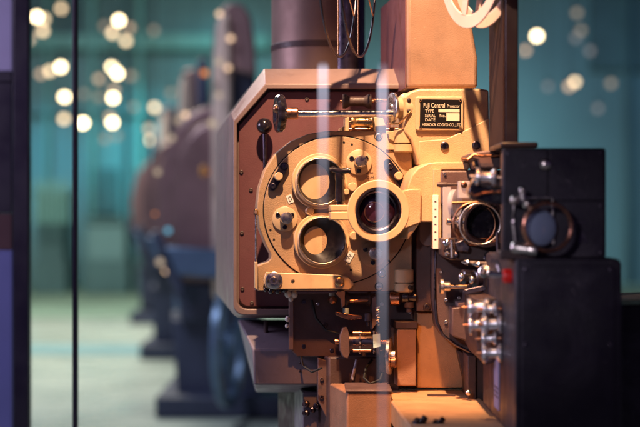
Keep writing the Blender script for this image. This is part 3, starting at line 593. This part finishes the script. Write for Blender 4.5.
text('DATE', 425, 121.2, TY, 2.9, 'letter', hb, R(.6), 1.0); text('HIRAOKA KOGYO CO.,LTD', 422, 126.0, TY, 2.9, 'letter', hb, R(.6), .765)
obj('blank_field', prism([(438.5, 109), (459.5, 109.2), (459.5, 112.2), (438.5, 112)], TY - .0003, TY, 0), 'letter', hb)
obj('blank_field', prism([(446.5, 113.2), (459.5, 113.3), (459.5, 121.2), (446.5, 121)], TY - .0003, TY, 0), 'letter', hb)

# head's left bearing with crank disc
ax = Vector((-1, -.33, 0)).normalized(); c = W(404, 108, -.0)
br = obj('drive_bearing', lathe(c, ax, [(-U(6), U(15)), (0, U(15)), (U(3), U(13)), (U(4), U(10)), (U(10), U(10))], 40), 'cream_s', PJ)
obj('crank_disc', lathe(c + ax * U(10.5), ax, [(0, U(13.5)), (U(.6), U(15)), (U(2.6), U(15)), (U(3.2), U(14)), (U(3.2), U(5)), (U(5), U(4))], 48), 'steel', br)
obj('clip_wire', tube([W(386, 121, -.015), W(387, 124, -.017), W(399, 123.5, -.022), (W(404, 119, -.024)), W(411, 111, -.022)], U(1)), 'brass', br)
for z in (100, 111): obj('bearing_bolt', sphere(W(409, z, -.021), U(2), n=12), 'dkbrown', br)
# handwheel on shaft
sh2 = obj('drive_shaft', cyl(W(296, 113.5, -.02), W(394, 113.5, -.01), U(3.4)), 'chrome', PJ)
obj('shaft_collar', lathe(W(286, 113.5, -.021), (1, .08, 0), [(0, U(6.2)), (U(11), U(6.2)), (U(12), U(5.4))], 30), 'copper', sh2)
bm = bmesh.new(); c = W(279.5, 113.5, -.021); hx = Vector((-1, -.22, 0)).normalized()
prof = [(-U(4.5), 8), (-U(4.3), 17), (-U(2), 19.3), (U(1.5), 19.5), (U(3.6), 17.5), (U(4.2), 10), (U(3), 7)]
q = hx.to_track_quat('Z', 'Y'); rings = []
for t_, r_ in prof:
    rr = []
    for k in range(80):
        an = k * 2 * math.pi / 80; rad = r_ * (1 - .07 * (r_ > 12) * (.5 + .5 * math.cos(an * 8)) ** 2)
        rr.append(c + hx * t_ + q @ Vector((U(rad) * math.cos(an), U(rad) * math.sin(an), 0)))
    rings.append(rr)
hw = obj('handwheel', loft(rings), 'black', PJ)
obj('wheel_nut', sphere(W(277.3, 109, -.026), U(4.6), n=18), 'copper', hw)
# rollers over the plate
spool(W(357, 101.5, .05), (1, .0, 0), U(30), U(5), U(7.5), 'dkbrown', PJ, 'upper_roller', hub=U(2), fl=.24)
obj('roller_stay', box(371, 99, 396, 102, .05, .056), 'copper', PJ, .0006)
ur = spool(W(362, 122, .02), (1, 0, 0), U(22), U(5), U(6.5), 'brass', PJ, 'feed_roller', hub=U(3), fl=.2)
obj('roller_bracket', prism([(345, 118), (349, 117), (349, 131), (340, 131), (340, 128), (345, 126)], .01, .03), 'cream_s', PJ, .0008)
obj('roller_bracket', prism([(374, 117), (383, 118), (386, 126), (386, 131), (376, 131)], .005, .03), 'cream_s', PJ, .0008)
obj('tie_rod', cyl(W(342, 130, .04), W(400, 130, .04), U(3)), 'copper', PJ)

# ---- magazine support column (upper)
ms = obj('magazine_support', prism([(407, -14), (467, -14), (472, 22), (478, 58), (478, 88), (407, 88)], .03, .30), 'support', PJ, .006, seg=3)
sdp = [W(406.6, -14, .032), W(406.6, 88, .032)]
obj('support_shade_side', loft([[sdp[0] + Vector((-.002, .004, 0)), sdp[0] + Vector((-.002 - .11 * .26, .262, 0)), sdp[1] + Vector((-.002 - .11 * .26, .262, 0)), sdp[1] + Vector((-.002, .004, 0))], [sdp[0] + Vector((-.0005, .004, 0)), sdp[0] + Vector((-.0005 - .11 * .26, .262, 0)), sdp[1] + Vector((-.0005 - .11 * .26, .262, 0)), sdp[1] + Vector((-.0005, .004, 0))]]), 'shade_maroon', ms)  # darker plate added to put the column's left side in shade
ms2 = obj('support_cable', tube([W(392, -10, .2), W(394, 20, .2), W(399, 50, .2), W(408, 86, .1)], U(.8)), 'cord', ms)

# ================================================================ sound head, right of the holder
SHD = obj('sound_head', prism([(441, 170), (520, 170), (520, 356), (476, 356), (455, 345), (444, 338), (438, 328), (434, 300), (434, 250), (438, 249)], -.07, .03, 0), 'brown', PJ, .002)
obj('rim_bar', tube([W(435, 250, -.072), W(435, 300, -.072), W(437, 322, -.072), W(443, 335, -.072), W(456, 345, -.072), W(476, 355, -.072)], U(1.4)), 'dksteel', SHD)
obj('gate_cover', prism(rrect(441, 170.5, 506, 205, 3), -.10, -.071, 0), 'brown', SHD, .0025)
obj('gate_bracket', box(433.5, 169, 441.5, 249, -.09, -.03, 0), 'cream', SHD, .001)
sc_ = obj('ruled_scale', box(432.8, 195, 438.5, 249, -.093, -.0905, 0), 'white', SHD, .0004)
for k in range(6): obj('scale_mark', box(434.4, 201 + k * 7.6, 436.4, 202 + k * 7.6, -.0935, -.0931, 0), 'ink', sc_)
obj('stop_screw', lathe(W(437, 184.5, -.115), (1, 0, 0), [(0, U(2)), (U(3), U(2.6)), (U(9), U(2.4)), (U(9), U(1.2)), (U(20), U(1.2))], 16), 'dkbrown', SHD)
obj('acrylic_block', prism(rect(458.5, 181, 470, 198), -.15, -.125, 0), 'acrylic', SHD, .0008)
obj('block_pin', lathe(W(464, 185, -.151), FR, [(0, U(3)), (.002, U(3)), (.003, U(2))], 18), 'copper', SHD)
obj('acrylic_guard', prism(rect(443, 187, 451, 248), -.13, -.122, 0), 'acrylic', SHD, .0006)
obj('acrylic_wheel', lathe(W(455, 203, -.12), (1, -.5, 0), [(-U(3), U(11)), (-U(2.4), U(13)), (U(2.4), U(13)), (U(3), U(11))], 40), 'acrylic', SHD)
obj('thumb_screw', lathe(W(446, 221.5, -.15), (1, 0, 0), [(0, U(2)), (U(.6), U(3.6)), (U(4), U(3.8)), (U(5), U(2.6)), (U(10), U(2.4)), (U(10.5), U(6)), (U(12.5), U(6))], 24), 'chrome', SHD)
obj('copper_bar_or_highlight', cyl(W(452, 203, -.15), W(492, 202, -.15), U(1.6)), 'copper', SHD)
lb_ = obj('sound_lens', lathe(W(480, 224, -.11), (.04, -1, 0), [(0, U(17)), (.03, U(17)), (.031, U(21)), (.062, U(21.5)), (.066, U(21)), (.066, U(19)), (.05, U(16.5)), (.03, U(13)), (.03, U(1))], 64), 'black', SHD)
cL = W(480, 224, -.1755); obj('lens_rim', torus(cL, (.04, -1, 0), U(20.4, -.17), U(.9), 80, 10), 'steel', lb_)
obj('lens_rim', torus(cL + Vector((-.006, .022, 0)), (.04, -1, 0), U(21.2, -.17), U(1.1), 80, 10), 'copper', lb_)
spool(W(486, 177, -.40), (1, -.12, -.05), U(20, -.4), U(5.5, -.4), U(9, -.4), 'satin', PJ, 'idler_roller', fl=.26, hub=U(5), mb='steel')
obj('idler_arm', prism([(470, 186), (476, 176), (482, 186), (504, 186), (504, 205), (486, 203), (471, 199), (468, 193)], -.39, -.355, 0), 'black', PJ, .003)
obj('idler_link', tube([W(470, 193, -.4), W(475, 196, -.4), W(484, 193, -.4), W(500, 192, -.4)], U(1.1)), 'copper', PJ)
obj('pivot_cone', lathe(W(468, 262.5, -.17), (-1, 0, .1), [(0, U(2.8)), (U(3), U(2.2)), (U(6), U(.4))], 16), 'chrome', PJ)
obj('pivot_cone', lathe(W(479, 264.5, -.18), (-1, 0, .1), [(0, U(3)), (U(3), U(2.4)), (U(7), U(.4))], 16), 'chrome', PJ)
obj('pivot_shaft', cyl(W(470, 263, -.17), W(500, 265, -.18), U(2.4)), 'dkbrown', PJ)
for px, py, r in ((463, 277, 7), (473.5, 280, 9.5)):
    f = obj('tension_roller', lathe(W(px, py, -.17), (-1, -.5, 0), [(-U(6), U(r * .8)), (-U(5), U(r)), (0, U(r)), (U(1), U(r * .8))], 36), 'black', PJ)
    obj('roller_hub', sphere(W(px - 1.5, py, -.179), U(2.9), n=14, sz=1.4), 'chrome', f)
pull = obj('pull_knob', lathe(W(439.5, 286.5, -.13), (1, 0, 0), [(0, U(5)), (U(.8), U(7.4)), (U(3.6), U(7.4)), (U(4.4), U(4.6)), (U(10), U(4.4)), (U(10.5), U(2.2)), (U(26), U(2.2))], 28), 'steel', PJ)
rl = obj('release_lever', cyl(W(488, 274, -.46), W(503, 274.5, -.46), U(2.7)), 'chrome', PJ)
obj('red_knob', lathe(W(502.5, 276, -.46), (1, 0, 0), [(0, U(4.2)), (U(.8), U(5.6)), (U(2), U(6)), (U(8.5), U(6)), (U(10), U(5.4)), (U(11), U(4)), (U(11.5), U(2))], 32), 'red', rl)
obj('lever_link', tube([W(491, 261, -.44), W(497, 261.5, -.44), W(500, 272, -.45)], U(1.3)), 'chrome', rl)
obj('gear_box', prism([(452, 308), (469, 306), (469, 342), (452, 336)], -.13, -.071, 0), 'brown', PJ, .002)
obj('gear_box', prism([(458, 303), (480, 301), (480, 306), (458, 307)], -.12, -.071, 0), 'maroon_l', PJ, .001)
for px, py, L_, rf in ((479, 307, 22, 9), (490, 309, 14, 8), (477, 325, 15, 10), (493, 324, 19, 10), (489, 338.5, 15, 7), (492.5, 353, 20, 9.5)):
    spool(W(px, py, -.34 - (px - 477) * .0012), (1, -.15, .04), U(L_, -.35), U(rf * .55, -.35), U(rf, -.35), 'satin', PJ, 'sound_roller', fl=.3, hub=U(5))
obj('roller_carrier', prism([(478, 300), (497, 298), (497, 360), (486, 366), (478, 350), (476, 330)], -.30, -.071, 0), 'dkbrown', PJ, .002)
obj('red_mark', box(467.6, 321, 469.2, 326, -.135, -.131, 0), 'red', PJ)
for px, py, m_, r in ((447, 243, 'chrome', 3), (452, 247, 'steel', 2), (458, 246, 'chrome', 1.6), (466, 246, 'steel', 1.8), (448, 254, 'steel', 2.4), (486, 258, 'chrome', 1.8), (456, 255, 'dksteel', 3), (494, 283, 'steel', 2.4), (480, 271, 'brass', 2), (470, 284, 'brass', 1.6)):
    obj('cap_screw', lathe(W(px, py, -.15), (-.4, -1, .2), [(0, U(r)), (U(3), U(r)), (U(4), U(r * .5))], 14), m_, PJ)
obj('lower_gate', prism([(441, 238), (506, 238), (506, 262), (450, 260), (442, 256)], -.145, -.072, 0), 'dkbrown', PJ, .002)
obj('gate_spring', tube([W(444 + k * .8, 250 + 2.2 * math.sin(k * 1.3), -.155) for k in range(30)], U(.6), 8), 'dksteel', PJ)
obj('frame_member', prism([(468, 356), (476, 356), (476, 425), (468, 398)], -.08, .02, 0), 'dkbrown', PJ, .001)
obj('frame_member', prism([(457, 350), (468, 354), (467, 390), (466, 390)], .0, .028, 0), 'dkbrown', PJ, .001)
obj('side_wall', box(474, 300, 520, 470, -.068, -.05, 0), 'dkbrown', PJ, .001)
obj('foot_bolt', sphere(W(468.5, 392.5, -.1), U(3), n=14), 'steel', PJ)

# ---- extra fittings of the film path
for k in range(14):
    an = k * 2 * math.pi / 14; c = W(347, 342, .0) + Vector((.02, 0, 0)) + Vector((0, math.cos(an), math.sin(an))) * U(10.5)
    c2 = c + Vector((.022, 0, 0)); bm = bmesh.new()
    for q_ in (c, c2): sphere(q_, U(1.3), bm, n=8)
    obj('sprocket_tooth', bm, 'steel', PJ)
for px, py, r_, m_ in ((304, 302, 2, 'dksteel'), (304, 346, 2, 'dksteel'), (332, 350, 2, 'dksteel'), (318, 304, 1.6, 'steel'), (382, 304, 2, 'steel'), (386, 329, 2, 'dksteel'), (325, 325, 3, 'dkbrown'), (410, 312, 2, 'steel')):
    screw(px, py, .0548, r_, PJ, m_, 'plate_bolt', 1.2)
obj('drive_belt', tube([W(312, 300, .05), W(316, 318, .048), (W(326, 330, .045)), W(340, 334, .04)], U(1.2)), 'cord', PJ)
obj('signal_cable', tube([W(372, 360, .03), W(366, 368, .01), W(364, 378, -.01), W(370, 384, -.02), W(380, 380, -.01), W(384, 368, .01)], U(1.3)), 'cord', PJ)
obj('signal_cable', tube([W(300, 352, .06), W(303, 366, .05), W(312, 372, .03), (W(322, 368, .02))], U(1.1)), 'cord', PJ)
obj('tension_spring', tube([W(378 + 1.8 * math.sin(k * 1.1), 306 + k * .45, -.005 + U(1.8) * math.cos(k * 1.1)) for k in range(44)], U(.45), 6), 'steel', PJ)
obj('gate_slide', box(379, 350, 384, 372, .0, .012), 'dksteel', PJ, .0006)
obj('damper', lathe(W(368, 312, -.0), (0, 0, -1), [(0, U(2)), (U(1), U(4)), (U(9), U(4)), (U(10), U(2)), (U(14), U(1.6))], 20), 'dksteel', PJ)
for px, py, r_ in ((446, 300, 1.8), (446, 322, 1.8), (441, 272, 1.6), (459, 298, 1.6), (472, 345, 1.6), (497, 175, 1.8), (445, 174, 1.4), (500, 200, 1.6)):
    screw(px, py, -.0715 if py > 210 else -.1012, r_, PJ, 'steel', 'cover_screw', 1)
obj('film_shoe', prism([(455, 243), (463, 240), (470, 247), (468, 252), (458, 251)], -.165, -.146, 0), 'dksteel', PJ, .001)
obj('guide_post', cyl(W(452, 240, -.16), W(452, 258, -.16), U(1.5)), 'steel', PJ)
obj('guide_post', cyl(W(497, 232, -.2), W(498, 262, -.2), U(1.3)), 'dksteel', PJ)
obj('eccentric', lathe(W(486, 272, -.2), (-.6, -1, .2), [(0, U(5)), (U(2), U(6)), (U(4), U(6)), (U(5), U(3)), (U(8), U(2.4))], 24), 'steel', PJ)
obj('arm_link', prism(capsule(466, 292, 484, 288, 2.6), -.19, -.185, 0), 'dksteel', PJ, .0008)

# ---- parts above the sound head, behind the cabinets
tl = obj('tilt_bracket', prism([(470, 153), (506, 148), (506, 168), (480, 168), (478, 160), (470, 158)], -.2, -.06, 0), 'brown', PJ, .002)
obj('bracket_spring', tube([W(462, 158.5, -.21), W(468, 159.5, -.21), W(474, 154.5, -.21), W(482, 156, -.21), W(500, 155, -.21)], U(1.3)), 'copper', tl)
obj('film_guide', prism([(474, 161), (490, 160), (489, 168), (476, 168)], -.19, -.16, 0), 'black', tl, .001)

# ---- upright post
up = obj('upright', wbox(W(505.5, 0, -.3).x, W(518.5, 0, -.3).x, -.30, -.12, W(0, 150, -.3).z, .5), 'ebony', PJ, .002)
obj('upright_lit_side', wbox(W(505.5, 0, -.3).x - .0025, W(505.5, 0, -.3).x - .0003, -.294, -.124, W(0, 150, -.3).z, .5), 'lit_brown', up, .0006)  # brown plate, the lit side's tone put into its colour
obj('upright_cap', wbox(W(500, 0, -.33).x, W(537, 0, -.33).x, -.34, -.2, W(0, 148, -.33).z, W(0, 142.5, -.33).z), 'ebony', up, .002)

# ---- cabinets in the right foreground
uc = obj('upper_cabinet', prism(rrect(502.5, 148, 606, 257.9, 3), -.45, -.33, .1), 'navy', PJ, .0025, seg=3)
obj('door_panel', prism([(549.6, 149.6), (604.4, 149.6), (604.4, 200.2), (549.6, 200.2)], -.4535, -.4503, 0), 'navy', uc, .0006)
obj('door_panel', prism([(504, 149.6), (547.4, 149.6), (547.4, 200.2), (504, 200.2)], -.4535, -.4503, 0), 'navy', uc, .0006)
obj('door_panel', prism([(504, 202), (604.4, 202), (604.4, 257), (504, 257)], -.4535, -.4503, 0), 'navy', uc, .0006)
obj('dome_screw', lathe(W(545.5, 164.5, -.454), FR, [(0, U(5)), (U(1.2), U(4.8)), (U(2.6), U(3.4)), (U(3.2), U(1.2))], 28), 'steel', uc)
em = obj('emblem', prism([(578.5, 243), (581, 232), (583.5, 232), (588, 243), (584.5, 243), (583, 239), (582, 239), (581.5, 243)], -.4545, -.4536, 0), 'dksteel', uc)
obj('emblem', prism(rect(573, 221.5, 586, 223.2), -.4545, -.4536, 0), 'dksteel', uc)
lc = obj('lower_cabinet', prism([(515.5, 470)] + [(515.5, 262), (517, 259.5), (519.5, 258.5)] + [(616, 258.5), (620, 260), (622, 264), (622, 470)], -.5, -.13, 0), 'navy', PJ, .0022, seg=3)
lp = obj('front_panel', prism(rrect(522, 266, 615, 470, 3), -.503, -.5005, 0), 'navy', lc, .0008)
for px, py in ((526, 270), (611, 270), (526, 345), (611, 345)): screw(px, py, -.5032, 2.2, lp, 'dksteel', h=.8)
for px, py in ((508, 153.5), (601, 153.5), (508, 253), (601, 253), (601, 206)): screw(px, py, -.4537, 1.7, uc, 'dksteel', h=.8)
obj('side_label', loft([[Vector((W(515.5, 0, -.5).x - .0012, yy, zz)) for yy, zz in ((-.335, -.185), (-.28, -.185), (-.28, -.265), (-.335, -.265))], [Vector((W(515.5, 0, -.5).x - .0002, yy, zz)) for yy, zz in ((-.335, -.185), (-.28, -.185), (-.28, -.265), (-.335, -.265))]]), 'lavender', lc)
for k in range(3):
    zz = -.235 - k * .006
    obj('label_line', loft([[Vector((W(515.5, 0, -.5).x - .0016, yy, z2)) for yy, z2 in ((-.33, zz), (-.288, zz), (-.288, zz - .0022), (-.33, zz - .0022))], [Vector((W(515.5, 0, -.5).x - .0013, yy, z2)) for yy, z2 in ((-.33, zz), (-.288, zz), (-.288, zz - .0022), (-.33, zz - .0022))]]), 'ink', lc)
obj('rear_cabinet', prism([(600, 306), (690, 303), (690, 500), (600, 500)], -.38, -.1, 0), 'navy', PJ, .003)

# ---- magnifier and film path in front of upper cabinet
yM = -.49
mg = obj('magnifier_ring', torus(W(547.5, 227, yM), (.1, -1, 0), U(24, yM), U(2.2, yM), 80, 14, sx=2.2), 'copper', PJ)
obj('magnifier_lens', lathe(W(540, 228, yM + .02), (.55, -1, 0), [(0, U(17, yM)), (.001, U(17.5, yM)), (.004, U(17.5, yM)), (.006, U(14, yM)), (.007, U(7, yM))], 48), 'blueglass', mg)
obj('lens_bezel', torus(W(541, 228, yM + .02), (.55, -1, 0), U(18, yM), U(1.1, yM), 64, 10), 'steel', mg)
hf = obj('magnifier_frame', tube([W(512, 198, yM + .03), W(552, 197.5, yM + .03), W(553, 200, yM + .03), W(553, 244, yM + .03)], U(1)), 'steel', mg)
obj('frame_bar', tube([W(514, 201, yM + .03), W(513, 222, yM + .03), W(516, 246, yM + .03)], U(1.4)), 'steel', mg)
for px, py, r in ((514.5, 200, 4.6), (527, 204, 4.8), (522.5, 190.5, 3.6)):
    obj('clamp_knob', sphere(W(px, py, yM + .01), U(r, yM), n=20), 'steel', mg)
obj('knob_stem', cyl(W(522.5, 193, yM + .01), W(523, 201, yM + .01), U(2.2)), 'steel', mg); obj('cross_bar', cyl(W(514, 200, yM + .012), W(528, 204, yM + .012), U(3)), 'dksteel', mg)
obj('lower_barrel', lathe(W(511, 247.5, yM), (1, -.1, -.13), [(0, U(3.6)), (U(1), U(4.6)), (U(13), U(4.6)), (U(14), U(5.2)), (U(20), U(4.8)), (U(21), U(3))], 28), 'steel', mg)
obj('hinge_plate', prism([(500, 251), (536, 254), (536, 260), (500, 260)], yM, -.451, 0), 'dkbrown', mg, .002)

# ================================================================ film reels over the machine
# wire take-off reel (two thin rims, spokes) hanging above the lamp house
WR = thing('wire_reel', 'thin wire film reel seen nearly edge-on above the lamp house, two hoops with spokes', 'film reel', W(348, -45, -.05))
nrm = Vector((math.cos(R(12)), -math.sin(R(12)), 0)); tgn = Vector((nrm.y, -nrm.x, 0))
cs = [W(338, -45, -.05), W(358, -45, -.05)]
for c in cs:
    obj('hoop', torus(c, nrm, U(99), U(1.25), 96, 10), 'dksteel', WR)
    for k in range(6):
        an = R(-90 + 60 * k); dv = tgn * math.cos(an) + Vector((0, 0, 1)) * math.sin(an)
        obj('spoke', cyl(c + dv * U(12), c + dv * U(98), U(.75), 10), 'brass', WR)
obj('hub', cyl(cs[0] - nrm * .004, cs[1] + nrm * .004, U(13), 32), 'dksteel', WR)
obj('axle', cyl(cs[0] - nrm * .03, W(384, -45, .05), U(4), 20), 'steel', WR)

EN = thing('enamel_reel', 'pale pinkish enamelled film reel with cut-outs at the top beside the dark upright', 'film reel', W(478, -54, -.22))
nrm2 = Vector((math.cos(R(19)), math.sin(R(19)), 0)); tg2 = Vector((-nrm2.y, nrm2.x, 0))
for px in (471, 485):
    c = W(px, -53, -.22); fl = obj('flange', annulus(c, nrm2, U(67, -.2), U(80, -.2), .0022, 96), 'reel', EN, .0006)
    for k in range(5):
        an = R(-75 + 72 * k); dv = tg2 * math.cos(an) + Vector((0, 0, 1)) * math.sin(an); pv = dv.cross(nrm2)
        a_, b_ = c + dv * U(20), c + dv * U(68, -.2)
        q4 = [a_ + pv * U(7), b_ + pv * U(5), b_ - pv * U(5), a_ - pv * U(7)]
        obj('spoke', loft([q4, [p + nrm2 * .0021 for p in q4]]), 'reel', fl)
c0, c1 = W(471, -53, -.22), W(485, -53, -.22); obj('hub', cyl(c0, c1 + nrm2 * .003, U(22), 40), 'reel', EN)
obj('axle', cyl(c0, c1 + nrm2 * .03, U(5), 20), 'steel', EN)

# ================================================================ glowing rods standing in for reflections in the case glass
for px, z1, lab in ((323, 225, 'shorter glowing rod standing in for a reflection streak before the upper left lens'), (382.5, 470, 'longer glowing rod standing in for a reflection streak before the clamped lens')):
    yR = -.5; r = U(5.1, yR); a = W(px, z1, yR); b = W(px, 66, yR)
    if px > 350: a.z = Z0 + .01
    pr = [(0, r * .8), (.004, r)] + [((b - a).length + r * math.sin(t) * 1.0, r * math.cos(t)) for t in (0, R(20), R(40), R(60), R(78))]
    tag(obj('reflection_streak', lathe(a, (0, 0, 1), pr, 28), 'streak_long' if px > 350 else 'streak_short'), lab, 'glass tube')  # added rod, stands in for a reflection in the case glass
